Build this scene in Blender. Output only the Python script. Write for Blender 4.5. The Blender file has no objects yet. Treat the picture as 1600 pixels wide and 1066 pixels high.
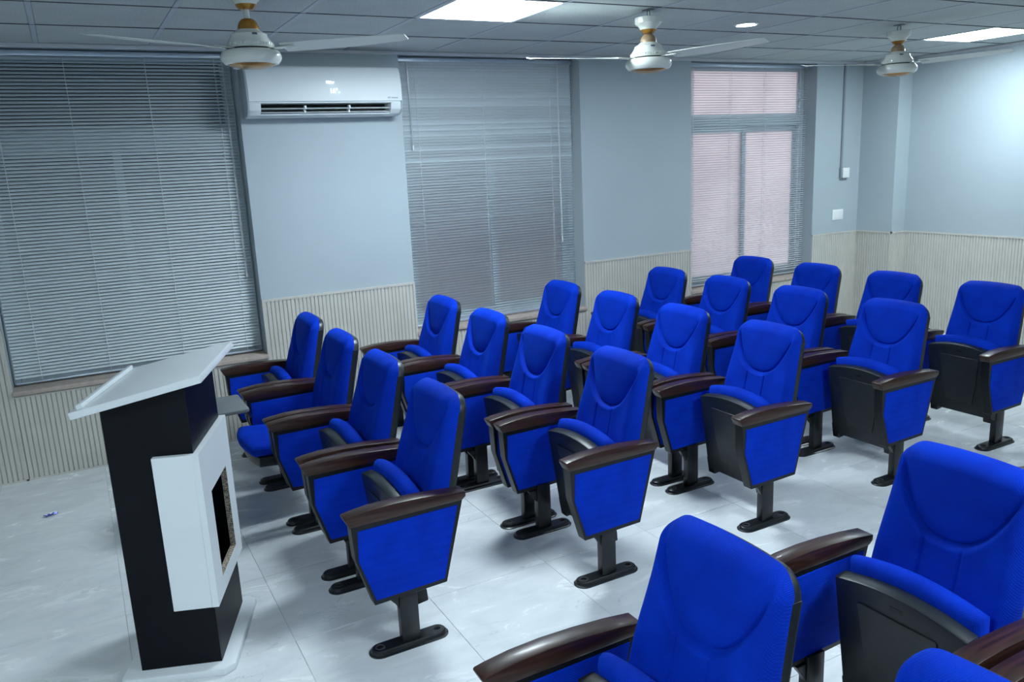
import bpy, bmesh, math, random
from mathutils import Vector, Matrix
random.seed(7)
S = bpy.context.scene
C = bpy.context.collection
PI = math.pi

# ------------------------------------------------------------------ camera
CAM = Vector((0.844, -5.6479, 1.8161))
def cam_matrix(yaw, pitch, roll):
    y, p, r = (math.radians(a) for a in (yaw, pitch, roll))
    F = Vector((-math.sin(y)*math.cos(p), math.cos(y)*math.cos(p), math.sin(p)))
    R = Vector((math.cos(y), math.sin(y), 0)); U = R.cross(F)
    R2 = math.cos(r)*R + math.sin(r)*U; U2 = -math.sin(r)*R + math.cos(r)*U
    M = Matrix((R2, U2, -F)).transposed().to_4x4(); M.translation = CAM
    return M
cd = bpy.data.cameras.new('camera'); cam = bpy.data.objects.new('camera', cd); C.objects.link(cam)
cd.sensor_fit = 'HORIZONTAL'; cd.sensor_width = 36; cd.lens = 36*1256.13/1600
cd.clip_start = 0.05; cd.clip_end = 200
cam.matrix_world = cam_matrix(-28.0633, -12.6119, -2.6842)
S.camera = cam

# ------------------------------------------------------------------ world, exposure
w = bpy.data.worlds.new('overcast_sky'); S.world = w; w.use_nodes = True
bg = w.node_tree.nodes['Background']
bg.inputs[0].default_value = (0.92, 0.93, 1.0, 1); bg.inputs[1].default_value = 1.9
S.view_settings.view_transform = 'Standard'; S.view_settings.look = 'None'
S.view_settings.gamma = 1; S.view_settings.use_curve_mapping = False
S.view_settings.exposure = 0.0
PANEL_POWER = 70.0
LIGHT_COL = (0.78, 0.92, 1.0)

# ------------------------------------------------------------------ dimensions
H = 2.6112                      # ceiling
RAIL = 0.961                    # top of the fluted wainscot
W1, W2, W3 = (0.38, 1.914), (3.0435, 4.578), (5.736, 7.291)
XCOL, YCOL, XR = 7.9435, -0.408, 8.137
XL, YF = -2.2, -7.4
SILL = 0.578
TP, GX, GY = 0.6176, 0.812, -0.649    # ceiling tile pitch and offsets

# ------------------------------------------------------------------ materials
def nodes(m): return m.node_tree.nodes, m.node_tree.links
def mat(name, col, rough=0.5, metal=0.0, spec=0.5, coat=0.0, emit=None, estr=0.0, bump=None, var=None, trans=0.0):
    m = bpy.data.materials.new(name); m.use_nodes = True
    N, L = nodes(m); b = N['Principled BSDF']
    b.inputs['Base Color'].default_value = (*col, 1); b.inputs['Roughness'].default_value = rough
    b.inputs['Metallic'].default_value = metal; b.inputs['Specular IOR Level'].default_value = spec
    b.inputs['Coat Weight'].default_value = coat; b.inputs['Coat Roughness'].default_value = 0.08
    b.inputs['Transmission Weight'].default_value = trans
    if emit:
        b.inputs['Emission Color'].default_value = (*emit, 1); b.inputs['Emission Strength'].default_value = estr
    tc = N.new('ShaderNodeTexCoord')
    if var:            # (scale, amount, detail)
        n = N.new('ShaderNodeTexNoise'); n.inputs['Scale'].default_value = var[0]; n.inputs['Detail'].default_value = var[2]
        L.new(tc.outputs['Object'], n.inputs['Vector'])
        r = N.new('ShaderNodeMapRange'); r.inputs[1].default_value = 0.25; r.inputs[2].default_value = 0.75
        r.inputs[3].default_value = 1-var[1]; r.inputs[4].default_value = 1+var[1]
        L.new(n.outputs[0], r.inputs[0])
        h = N.new('ShaderNodeMix'); h.data_type = 'RGBA'; h.blend_type = 'MULTIPLY'; h.inputs[0].default_value = 1
        h.inputs[6].default_value = (*col, 1); L.new(r.outputs[0], h.inputs[7]); L.new(h.outputs[2], b.inputs['Base Color'])
    if bump:           # (scale, strength, distance)
        n2 = N.new('ShaderNodeTexNoise'); n2.inputs['Scale'].default_value = bump[0]; n2.inputs['Detail'].default_value = 4
        L.new(tc.outputs['Object'], n2.inputs['Vector'])
        bp = N.new('ShaderNodeBump'); bp.inputs['Strength'].default_value = bump[1]; bp.inputs['Distance'].default_value = bump[2]
        L.new(n2.outputs[0], bp.inputs['Height']); L.new(bp.outputs[0], b.inputs['Normal'])
    return m

def fabric_mat():
    m = mat('blue_fabric', (0.0, 0.022, 0.46), rough=0.8, spec=0.10)
    N, L = nodes(m); b = N['Principled BSDF']
    b.inputs['Sheen Weight'].default_value = 0.15; b.inputs['Sheen Tint'].default_value = (0.0, 0.2, 1, 1); b.inputs['Sheen Roughness'].default_value = 0.4
    tc = N.new('ShaderNodeTexCoord'); hs = []
    for ang in (0.6, -0.75):
        mp = N.new('ShaderNodeMapping'); mp.inputs['Rotation'].default_value = (ang, 0, 0); L.new(tc.outputs['Object'], mp.inputs[0])
        wv = N.new('ShaderNodeTexWave'); wv.wave_type = 'BANDS'; wv.bands_direction = 'Y'; wv.inputs['Scale'].default_value = 75
        wv.inputs['Distortion'].default_value = 0.6; wv.inputs['Detail'].default_value = 1
        L.new(mp.outputs[0], wv.inputs['Vector']); hs.append(wv)
    mu = N.new('ShaderNodeMath'); mu.operation = 'MULTIPLY'; L.new(hs[0].outputs[1], mu.inputs[0]); L.new(hs[1].outputs[1], mu.inputs[1])
    bp = N.new('ShaderNodeBump'); bp.inputs['Strength'].default_value = 0.4; bp.inputs['Distance'].default_value = 0.002
    L.new(mu.outputs[0], bp.inputs['Height']); L.new(bp.outputs[0], b.inputs['Normal'])
    n = N.new('ShaderNodeTexNoise'); n.inputs['Scale'].default_value = 9; L.new(tc.outputs['Object'], n.inputs['Vector'])
    ad = N.new('ShaderNodeMath'); ad.operation = 'MULTIPLY_ADD'; ad.inputs[1].default_value = 0.35; L.new(mu.outputs[0], ad.inputs[0]); L.new(n.outputs[0], ad.inputs[2])
    cr = N.new('ShaderNodeValToRGB'); cr.color_ramp.elements[0].position = 0.3; cr.color_ramp.elements[1].position = 0.95
    cr.color_ramp.elements[0].color = (0.0, 0.021, 0.36, 1); cr.color_ramp.elements[1].color = (0.0, 0.038, 0.54, 1)
    L.new(ad.outputs[0], cr.inputs[0]); L.new(cr.outputs[0], b.inputs['Base Color'])
    return m

def wood_mat():
    m = mat('dark_varnished_wood', (0.03, 0.012, 0.009), rough=0.34, coat=0.08, spec=0.4)
    N, L = nodes(m); b = N['Principled BSDF']
    tc = N.new('ShaderNodeTexCoord'); mp = N.new('ShaderNodeMapping'); mp.inputs['Scale'].default_value = (3, 60, 60); L.new(tc.outputs['Object'], mp.inputs[0])
    n = N.new('ShaderNodeTexNoise'); n.inputs['Scale'].default_value = 1.6; n.inputs['Detail'].default_value = 6; L.new(mp.outputs[0], n.inputs['Vector'])
    cr = N.new('ShaderNodeValToRGB'); cr.color_ramp.elements[0].position = 0.35; cr.color_ramp.elements[1].position = 0.75
    cr.color_ramp.elements[0].color = (0.018, 0.007, 0.005, 1); cr.color_ramp.elements[1].color = (0.060, 0.023, 0.015, 1)
    L.new(n.outputs[0], cr.inputs[0]); L.new(cr.outputs[0], b.inputs['Base Color'])
    n2 = N.new('ShaderNodeTexNoise'); n2.inputs['Scale'].default_value = 14; L.new(tc.outputs['Object'], n2.inputs['Vector'])
    mr = N.new('ShaderNodeMapRange'); mr.inputs[3].default_value = 0.26; mr.inputs[4].default_value = 0.40; L.new(n2.outputs[0], mr.inputs[0]); L.new(mr.outputs[0], b.inputs['Roughness'])
    return m

def marble_mat():
    m = mat('marble_tile', (0.6, 0.64, 0.67), rough=0.24, spec=0.5)
    N, L = nodes(m); b = N['Principled BSDF']
    tc = N.new('ShaderNodeTexCoord'); oi = N.new('ShaderNodeObjectInfo')
    sc = N.new('ShaderNodeVectorMath'); sc.operation = 'SCALE'; sc.inputs[0].default_value = (37, 53, 71); L.new(oi.outputs['Random'], sc.inputs['Scale'])
    ad = N.new('ShaderNodeVectorMath'); ad.operation = 'ADD'; L.new(tc.outputs['Object'], ad.inputs[0]); L.new(sc.outputs[0], ad.inputs[1])
    mp = N.new('ShaderNodeMapping'); mp.inputs['Rotation'].default_value = (0, 0, 0.5); mp.inputs['Scale'].default_value = (1, 2.2, 1); L.new(ad.outputs[0], mp.inputs[0])
    def noise(scale, det, dist=0.0, src=mp.outputs[0]):
        n = N.new('ShaderNodeTexNoise'); n.inputs['Scale'].default_value = scale; n.inputs['Detail'].default_value = det
        n.inputs['Distortion'].default_value = dist; n.inputs['Roughness'].default_value = 0.62; L.new(src, n.inputs['Vector']); return n
    cloud = noise(3.2, 8, 0.8)
    base = N.new('ShaderNodeValToRGB'); base.color_ramp.elements[0].position = 0.3; base.color_ramp.elements[1].position = 0.72
    base.color_ramp.elements[0].color = (0.66, 0.69, 0.71, 1); base.color_ramp.elements[1].color = (0.84, 0.86, 0.87, 1)
    L.new(cloud.outputs[0], base.inputs[0])
    prev = base.outputs[0]
    for scale, dist, width, fac, colr in ((1.1, 1.6, 0.0035, 0.55, (0.22, 0.26, 0.32, 1)), (1.7, 2.2, 0.004, 0.12, (0.88, 0.90, 0.92, 1))):
        v = noise(scale, 7, dist)
        s = N.new('ShaderNodeMath'); s.operation = 'SUBTRACT'; s.inputs[1].default_value = 0.5; L.new(v.outputs[0], s.inputs[0])
        a = N.new('ShaderNodeMath'); a.operation = 'ABSOLUTE'; L.new(s.outputs[0], a.inputs[0])
        r = N.new('ShaderNodeMapRange'); r.inputs[1].default_value = 0; r.inputs[2].default_value = width; r.inputs[3].default_value = 1; r.inputs[4].default_value = 0; L.new(a.outputs[0], r.inputs[0])
        g = noise(4.5, 3); gm = N.new('ShaderNodeMapRange'); gm.inputs[1].default_value = 0.5; gm.inputs[2].default_value = 0.62; gm.inputs[4].default_value = fac; L.new(g.outputs[0], gm.inputs[0])
        q = N.new('ShaderNodeMath'); q.operation = 'MULTIPLY'; L.new(r.outputs[0], q.inputs[0]); L.new(gm.outputs[0], q.inputs[1])
        x = N.new('ShaderNodeMix'); x.data_type = 'RGBA'; L.new(q.outputs[0], x.inputs[0]); L.new(prev, x.inputs[6]); x.inputs[7].default_value = colr
        prev = x.outputs[2]
    L.new(prev, b.inputs['Base Color'])
    rr = N.new('ShaderNodeMapRange'); rr.inputs[3].default_value = 0.17; rr.inputs[4].default_value = 0.34; L.new(cloud.outputs[0], rr.inputs[0]); L.new(rr.outputs[0], b.inputs['Roughness'])
    return m

def chip_mat():
    m = mat('raw_chipboard', (0.3, 0.24, 0.18), rough=0.9)
    N, L = nodes(m); b = N['Principled BSDF']; tc = N.new('ShaderNodeTexCoord')
    v = N.new('ShaderNodeTexVoronoi'); v.inputs['Scale'].default_value = 260; L.new(tc.outputs['Object'], v.inputs['Vector'])
    cr = N.new('ShaderNodeValToRGB'); cr.color_ramp.elements[0].color = (0.05, 0.04, 0.03, 1); cr.color_ramp.elements[1].color = (0.62, 0.52, 0.40, 1)
    sp = N.new('ShaderNodeSeparateColor'); L.new(v.outputs['Color'], sp.inputs[0]); L.new(sp.outputs[0], cr.inputs[0]); L.new(cr.outputs[0], b.inputs['Base Color'])
    return m

def pane_mat():
    m = bpy.data.materials.new('frosted_glass'); m.use_nodes = True; N, L = nodes(m)
    b = N['Principled BSDF']; b.inputs['Base Color'].default_value = (0.78, 0.72, 0.74, 1); b.inputs['Roughness'].default_value = 0.35
    t = N.new('ShaderNodeBsdfTranslucent'); t.inputs[0].default_value = (0.86, 0.78, 0.80, 1)
    tc = N.new('ShaderNodeTexCoord'); n = N.new('ShaderNodeTexNoise'); n.inputs['Scale'].default_value = 2.5; L.new(tc.outputs['Object'], n.inputs['Vector'])
    x = N.new('ShaderNodeMix'); x.data_type = 'RGBA'; x.inputs[6].default_value = (0.72, 0.69, 0.70, 1); x.inputs[7].default_value = (0.95, 0.91, 0.92, 1)
    L.new(n.outputs[0], x.inputs[0]); L.new(x.outputs[2], t.inputs[0])
    mx = N.new('ShaderNodeMixShader'); mx.inputs[0].default_value = 0.75
    L.new(b.outputs[0], mx.inputs[1]); L.new(t.outputs[0], mx.inputs[2]); L.new(mx.outputs[0], N['Material Output'].inputs[0])
    return m

def tile_mat():
    m = mat('mineral_fibre_tile', (0.40, 0.43, 0.44), rough=0.95, spec=0.2, bump=(160, 0.5, 0.003))
    N, L = nodes(m); b = N['Principled BSDF']; tc = N.new('ShaderNodeTexCoord'); oi = N.new('ShaderNodeObjectInfo')
    n = N.new('ShaderNodeTexNoise'); n.inputs['Scale'].default_value = 120; n.inputs['Detail'].default_value = 3; L.new(tc.outputs['Object'], n.inputs['Vector'])
    n2 = N.new('ShaderNodeTexNoise'); n2.inputs['Scale'].default_value = 3; L.new(tc.outputs['Object'], n2.inputs['Vector'])
    a = N.new('ShaderNodeMath'); a.operation = 'MULTIPLY_ADD'; a.inputs[1].default_value = 0.25; L.new(n2.outputs[0], a.inputs[0]); L.new(n.outputs[0], a.inputs[2])
    a2 = N.new('ShaderNodeMath'); a2.operation = 'MULTIPLY_ADD'; a2.inputs[1].default_value = 0.12; L.new(oi.outputs['Random'], a2.inputs[0]); L.new(a.outputs[0], a2.inputs[2])
    cr = N.new('ShaderNodeValToRGB'); cr.color_ramp.elements[0].position = 0.35; cr.color_ramp.elements[1].position = 0.95
    cr.color_ramp.elements[0].color = (0.36, 0.40, 0.405, 1); cr.color_ramp.elements[1].color = (0.62, 0.66, 0.66, 1)
    L.new(a2.outputs[0], cr.inputs[0]); L.new(cr.outputs[0], b.inputs['Base Color'])
    return m

M = {}
M['fabric'] = fabric_mat(); M['wood'] = wood_mat(); M['marble'] = marble_mat(); M['chip'] = chip_mat(); M['pane'] = pane_mat(); M['ctile'] = tile_mat()
M['black'] = mat('black_plastic', (0.005, 0.007, 0.009), rough=0.38, spec=0.35, bump=(220, 0.25, 0.0006), var=(20, 0.25, 3))
M['shell'] = mat('charcoal_plastic', (0.009, 0.013, 0.016), rough=0.40, spec=0.5, bump=(260, 0.3, 0.0006), var=(14, 0.3, 4))
M['steel'] = mat('black_powder_steel', (0.008, 0.010, 0.012), rough=0.33, var=(16, 0.3, 4))
M['rubber'] = mat('dull_black_rubber', (0.035, 0.04, 0.045), rough=0.7)
M['wall'] = mat('blue_grey_wall_paint', (0.41, 0.475, 0.510), rough=0.55, spec=0.35, bump=(90, 0.12, 0.002), var=(1.6, 0.035, 5))
M['flute'] = mat('greige_fluted_panel', (0.56, 0.54, 0.49), rough=0.5, var=(6, 0.05, 4))
M['stone'] = mat('beige_stone_sill', (0.46, 0.38, 0.33), rough=0.4, var=(28, 0.18, 6))
M['grout'] = mat('floor_screed', (0.48, 0.50, 0.52), rough=0.9)
M['tee'] = mat('painted_steel_tee', (0.46, 0.51, 0.56), rough=0.45)
M['mould'] = mat('white_wall_moulding', (0.66, 0.67, 0.70), rough=0.45)
M['slab'] = mat('plenum_concrete', (0.10, 0.10, 0.10), rough=0.95)
M['joint'] = mat('shadow_line_joint', (0.09, 0.10, 0.11), rough=0.9)  # dark grey stands in for the shadow lines between tile rows
M['alu'] = mat('window_aluminium', (0.62, 0.70, 0.74), rough=0.4, metal=0.3)
M['slat'] = mat('blind_slat_aluminium', (0.66, 0.73, 0.76), rough=0.36, metal=0.15)
M['slat3'] = mat('pale_blind_slat_aluminium', (0.62, 0.66, 0.70), rough=0.36, metal=0.25)
M['rail'] = mat('blind_rail_steel', (0.62, 0.70, 0.80), rough=0.28, metal=0.6)
M['cord'] = mat('white_cord', (0.75, 0.78, 0.80), rough=0.7)
M['wand'] = mat('clear_plastic_wand', (0.62, 0.68, 0.72), rough=0.15, trans=0.3)
M['ac'] = mat('white_abs', (0.70, 0.75, 0.77), rough=0.45)
M['acside'] = mat('silver_grey_abs', (0.40, 0.45, 0.48), rough=0.25, coat=0.3)
M['dark'] = mat('black_cavity', (0.01, 0.011, 0.012), rough=0.8)
M['led'] = mat('lit_display', (0.9, 0.9, 0.9), emit=(0.95, 1.0, 1.0), estr=1.6)
M['ledg'] = mat('lit_green_dot', (0.4, 0.9, 0.8), emit=(0.45, 1.0, 0.88), estr=1.3)
M['ink'] = mat('grey_ink', (0.10, 0.13, 0.20), rough=0.5)
M['cream'] = mat('cream_enamel', (0.72, 0.74, 0.68), rough=0.16, coat=0.5)
M['gold'] = mat('amber_gold_trim', (0.42, 0.20, 0.035), rough=0.22, metal=0.55)
M['tan'] = mat('tan_plastic', (0.33, 0.22, 0.13), rough=0.35, var=(18, 0.15, 3))
M['blade'] = mat('ivory_fan_blade', (0.66, 0.69, 0.64), rough=0.35)
M['zinc'] = mat('zinc_hook', (0.25, 0.26, 0.27), rough=0.4, metal=0.9)
M['lw'] = mat('white_laminate', (0.75, 0.79, 0.81), rough=0.38, var=(3, 0.03, 4))
M['lb'] = mat('black_laminate', (0.003, 0.004, 0.007), rough=0.42, spec=0.16, var=(5, 0.3, 5))
M['grey'] = mat('grey_laminate', (0.15, 0.16, 0.17), rough=0.35)
M['white'] = mat('white_plastic', (0.82, 0.84, 0.84), rough=0.3)
M['conduit'] = mat('grey_conduit', (0.25, 0.29, 0.33), rough=0.5)
M['ext'] = mat('pink_grey_render', (0.42, 0.36, 0.37), rough=0.9, var=(2, 0.1, 4))
M['diff'] = mat('lit_diffuser', (0.9, 0.9, 0.9), emit=LIGHT_COL, estr=PANEL_POWER)
M['diffdim'] = mat('dim_lit_diffuser', (0.9, 0.9, 0.9), emit=LIGHT_COL, estr=PANEL_POWER*0.66)
M['down'] = mat('lit_downlight', (0.9, 0.9, 0.9), emit=(0.75, 0.88, 1.0), estr=PANEL_POWER*8.0)
M['dimpane'] = mat('dim_outside_pane', (0.05, 0.07, 0.09), rough=0.15)  # pane colour darkened to stand in for the dim outside of window one
M['foil'] = mat('blue_foil', (0.03, 0.06, 0.34), rough=0.3, metal=0.2)
M['foilw'] = mat('white_foil', (0.85, 0.87, 0.95), rough=0.3)

# ------------------------------------------------------------------ mesh helpers
def new_mesh(name, V, F, bevel=0, seg=2, sharp=40, weld=False):
    me = bpy.data.meshes.new(name); me.from_pydata([tuple(v) for v in V], [], F)
    bm = bmesh.new(); bm.from_mesh(me)
    if weld: bmesh.ops.remove_doubles(bm, verts=bm.verts, dist=1e-5)
    bmesh.ops.recalc_face_normals(bm, faces=bm.faces)
    if bevel:
        es = [e for e in bm.edges if len(e.link_faces) == 2 and e.calc_face_angle(0) > 0.45]
        bmesh.ops.bevel(bm, geom=es, offset=bevel, offset_type='OFFSET', segments=seg, profile=0.5, affect='EDGES', clamp_overlap=True)
    for f in bm.faces: f.smooth = True
    bm.to_mesh(me); bm.free()
    me.set_sharp_from_angle(angle=math.radians(sharp))
    return me

class G:
    """collects geometry for one mesh"""
    def __init__(s): s.V = []; s.F = []
    def add(s, V, F):
        o = len(s.V); s.V += [tuple(v) for v in V]; s.F += [tuple(i+o for i in f) for f in F]; return s
    def box(s, x0, x1, y0, y1, z0, z1):
        return s.add([(x0,y0,z0),(x1,y0,z0),(x1,y1,z0),(x0,y1,z0),(x0,y0,z1),(x1,y0,z1),(x1,y1,z1),(x0,y1,z1)],
                     [(0,3,2,1),(4,5,6,7),(0,1,5,4),(1,2,6,5),(2,3,7,6),(3,0,4,7)])
    def prism(s, poly, a, b, axis='y'):
        n = len(poly)
        def P(p, t):
            if axis == 'y': return (p[0], t, p[1])
            if axis == 'x': return (t, p[0], p[1])
            return (p[0], p[1], t)
        V = [P(p, a) for p in poly]+[P(p, b) for p in poly]
        F = [tuple(range(n-1, -1, -1)), tuple(range(n, 2*n))]+[(i, (i+1) % n, n+(i+1) % n, n+i) for i in range(n)]
        return s.add(V, F)
    def lathe(s, prof, n=40, c=(0, 0)):
        V = []; F = []; m = len(prof)
        for i in range(n):
            a = 2*PI*i/n
            for r, z in prof: V.append((c[0]+r*math.cos(a), c[1]+r*math.sin(a), z))
        for i in range(n):
            for j in range(m-1):
                F.append((i*m+j, ((i+1) % n)*m+j, ((i+1) % n)*m+j+1, i*m+j+1))
        if prof[0][0] > 1e-6: F.append(tuple(i*m for i in range(n)))
        if prof[-1][0] > 1e-6: F.append(tuple(i*m+m-1 for i in reversed(range(n))))
        return s.add(V, F)
    def tube(s, pts, r, n=8):
        pts = [Vector(p) for p in pts]; V = []; F = []
        for i, p in enumerate(pts):
            d = (pts[min(i+1, len(pts)-1)]-pts[max(i-1, 0)]).normalized()
            a = d.orthogonal().normalized(); 
            if abs(d.z) < 0.9: a = d.cross(Vector((0, 0, 1))).normalized()
            b = d.cross(a)
            for k in range(n):
                t = 2*PI*k/n; V.append(p+r*(math.cos(t)*a+math.sin(t)*b))
        for i in range(len(pts)-1):
            for k in range(n): F.append((i*n+k, i*n+(k+1) % n, (i+1)*n+(k+1) % n, (i+1)*n+k))
        F.append(tuple(range(n-1, -1, -1))); F.append(tuple((len(pts)-1)*n+k for k in range(n)))
        return s.add(V, F)
    def mesh(s, name, bevel=0, seg=2, sharp=40, weld=False): return new_mesh(name, s.V, s.F, bevel, seg, sharp, weld)

def link(name, me, m, parent=None, loc=(0, 0, 0), rot=(0, 0, 0)):
    if m is not None and not me.materials: me.materials.append(M[m])
    o = bpy.data.objects.new(name, me); C.objects.link(o); o.location = loc; o.rotation_euler = rot
    if parent: o.parent = parent
    return o
def empty(name, loc=(0, 0, 0), rotz=0):
    o = bpy.data.objects.new(name, None); C.objects.link(o); o.location = loc; o.rotation_euler = (0, 0, rotz); o.empty_display_size = 0.1
    return o
def tag(o, label, cat, group=None):
    o['label'] = label; o['category'] = cat
    if group: o['group'] = group
    return o
def struct(o, label=None):
    o['kind'] = 'structure'
    if label: o['label'] = label
    return o
def copy_tree(o, parent=None):
    c = o.copy(); C.objects.link(c); c.parent = parent
    for ch in list(o.children): copy_tree(ch, c)
    return c
def smooth(a, b, x):
    t = min(1, max(0, (x-a)/(b-a))); return t*t*(3-2*t)

# ================================================================== THE ROOM
# floor: screed with marble tiles laid on it
floor = struct(link('floor', G().box(XL-0.2, XR+0.2, YF-0.2, 0.24, -0.12, -0.004).mesh('floor'), 'grout'), 'pale grey veined marble tile floor')
FX, FY, FXP, FYP = 0.806, -0.315, 0.5775, 0.595
tile_me = {}
nx0, nx1 = math.floor((XL-FX)/FXP), math.ceil((XR-FX)/FXP)
ny0, ny1 = math.floor((YF-FY)/FYP), 1
for i in range(nx0, nx1):
    for j in range(ny0, ny1):
        x0, x1 = max(XL, FX+i*FXP), min(XR, FX+(i+1)*FXP)
        y0, y1 = max(YF, FY+j*FYP), min(0.0, FY+(j+1)*FYP)
        if x1-x0 < 0.02 or y1-y0 < 0.02: continue
        key = (round(x1-x0, 3), round(y1-y0, 3))
        if key not in tile_me:
            hx, hy = key[0]/2-0.0008, key[1]/2-0.0008
            tile_me[key] = G().box(-hx, hx, -hy, hy, -0.01, 0).mesh('floor_tile', bevel=0.0006, seg=1)
        link('floor_tile', tile_me[key], 'marble', floor, ((x0+x1)/2, (y0+y1)/2, 0))

# window wall with three openings
g = G()
xs = [XL-0.2, W1[0], W1[1], W2[0], W2[1], W3[0], W3[1], XR+0.2]
for k in range(0, 7, 2): g.box(xs[k], xs[k+1], 0, 0.24, -0.004, H+0.1)
for (a, b) in (W1, W2, W3):
    g.box(a, b, 0, 0.24, -0.004, SILL-0.03); g.box(a, b, 0, 0.24, H-0.015, H+0.1)
wall_back = struct(link('wall_back', g.mesh('wall_back'), 'wall'), 'blue-grey painted wall with three tall windows')
wall_right = struct(link('wall_right', G().box(XR, XR+0.2, YF-0.2, 0, -0.004, H+0.1).mesh('wall_right'), 'wall'), 'blue-grey painted wall behind the back row')
wall_col = struct(link('wall_column', G().box(XCOL, XR, YCOL, 0, -0.004, H+0.1).mesh('wall_column'), 'wall'), 'blue-grey boxed column in the far corner')
wall_left = struct(link('wall_left', G().box(XL-0.2, XL, YF-0.2, 0, -0.004, H+0.1).mesh('wall_left'), 'wall'))
wall_front = struct(link('wall_front', G().box(XL, XR, YF-0.2, YF, -0.004, H+0.1).mesh('wall_front'), 'wall'))

# fluted wainscot: ribs with real grooves, a cap and edge strips
def flutes(x0, x1, z0, z1, frame, cap=True):
    """frame(u, d, z) -> world point; u runs along the wall, d is how far it stands proud"""
    p, gw, d0, d1 = 0.0277, 0.006, 0.002, 0.010
    zt = z1-0.016 if cap else z1
    g = G(); u = x0; prof = []
    while u < x1-1e-6:
        e = min(u+p, x1)
        prof += [(u, d0), (u+gw*0.35, d0), (u+gw, d1), (max(u+gw, e-gw*0.5), d1)]
        u = e
    prof.append((x1, d0))
    V = []; F = []
    for (a, d) in prof: V += [frame(a, d, z0), frame(a, d, zt)]
    for i in range(len(prof)-1): F.append((2*i, 2*i+2, 2*i+3, 2*i+1))
    g.add(V, F)
    def bar(u0, u1, d, a, b):
        q = [frame(u0, 0, a), frame(u1, 0, a), frame(u1, d, a), frame(u0, d, a), frame(u0, 0, b), frame(u1, 0, b), frame(u1, d, b), frame(u0, d, b)]
        g.add(q, [(0,3,2,1),(4,5,6,7),(0,1,5,4),(1,2,6,5),(2,3,7,6),(3,0,4,7)])
    if cap: bar(x0, x1, 0.014, zt, z1)
    else: bar(x0, x1, 0.012, z1, z1+0.010)
    bar(x0, x1, 0.012, z0, z0+0.012)
    return g
def panel(parent, x0, x1, z1, frame, edges=(False, False), cap=True):
    g = flutes(x0, x1, 0.0, z1, frame, cap)
    for on, u0 in ((edges[0], x0), (edges[1], x1-0.014)):
        if on:
            q = [frame(u, d, z) for z in (0, z1) for (u, d) in ((u0, 0), (u0+0.014, 0), (u0+0.014, 0.012), (u0, 0.012))]
            g.add(q, [(0,3,2,1),(4,5,6,7),(0,1,5,4),(1,2,6,5),(2,3,7,6),(3,0,4,7)])
    o = link('fluted_paneling', g.mesh('fluted_paneling'), 'flute', parent); o['kind'] = 'stuff'; o['label'] = 'greige vertically ribbed wainscot panelling'
    return o
fb = lambda u, d, z: (u, -d, z)
panel(wall_back, XL, W1[0], RAIL, fb, (False, True))
panel(wall_back, W1[1], W2[0], RAIL, fb, (True, True))
panel(wall_back, W2[1], W3[0], RAIL, fb, (True, True))
panel(wall_back, W3[1], XCOL, RAIL, fb, (True, False))
for (a, b) in (W1, W2, W3): panel(wall_back, a, b, SILL-0.045, fb, cap=False)
panel(wall_col, 0.0, -YCOL, RAIL, lambda u, d, z: (XCOL-d, -u, z), (False, True))
panel(wall_col, XCOL, XR, RAIL, lambda u, d, z: (u, YCOL-d, z), (True, False))
panel(wall_right, -YCOL, -YF, RAIL, lambda u, d, z: (XR-d, -u, z))
panel(wall_left, 0.0, -YF, RAIL, lambda u, d, z: (XL+d, -u, z))

# ceiling: slab, tiles, tees
ceiling = struct(link('ceiling', G().box(XL, XR, YF, 0, H+0.06, H+0.1).mesh('ceiling'), 'slab'), 'suspended ceiling of speckled grey mineral fibre tiles')
PAN = [(3, -2), (10, -2), (-2, -8), (4, -8)]        # cells (i, j) with LED panels, the last one added for fill; j counts rows below GY
ctile = {}
i0, i1 = math.floor((XL-GX)/TP), math.ceil((XR-GX)/TP)
j0, j1 = math.floor((YF-GY)/TP), 1
TEE = 0.026
for i in range(i0, i1):
    for j in range(j0, j1):
        if (i, j) in PAN: continue
        x0, x1 = max(XL, GX+i*TP), min(XR, GX+(i+1)*TP)
        y0 = max(YF, GY+j*TP); y1 = 0.0 if j == 0 else GY+(j+1)*TP
        if x1-x0 < 0.05 or y1-y0 < 0.05: continue
        key = (round(x1-x0, 3), round(y1-y0, 3))
        if key not in ctile:
            hx, hy = key[0]/2-TEE/2-0.001, key[1]/2-0.0036
            ctile[key] = G().box(-hx, hx, -hy, hy, 0, 0.014).mesh('ceiling_tile', bevel=0.002, seg=1)
        o = link('ceiling_tile', ctile[key], 'ctile', ceiling, ((x0+x1)/2, (y0+y1)/2, H+random.uniform(0, 0.0012)))
        if (i, j) == (2, 0): o.rotation_euler = (-0.030, 0.0, 0.0); o.location.z += 0.0105
        elif random.random() < 0.3: o.rotation_euler = (random.uniform(-1, 1)*0.0025, random.uniform(-1, 1)*0.002, 0)
tee_me = G().box(-TEE/2, TEE/2, YF, 0, -0.0015, 0.03).mesh('ceiling_tee')
for i in range(i0+1, i1): link('ceiling_tee', tee_me, 'tee', ceiling, (GX+i*TP, 0, H))
cross = G().box(XL, XR, -0.0034, 0.0034, -0.0028, 0.04).mesh('cross_tee')  # thin proud strip that draws a shadow line along the tile edges
for j in range(j0+1, 1): link('cross_tee', cross, 'joint', ceiling, (0, GY+j*TP, H))
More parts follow.
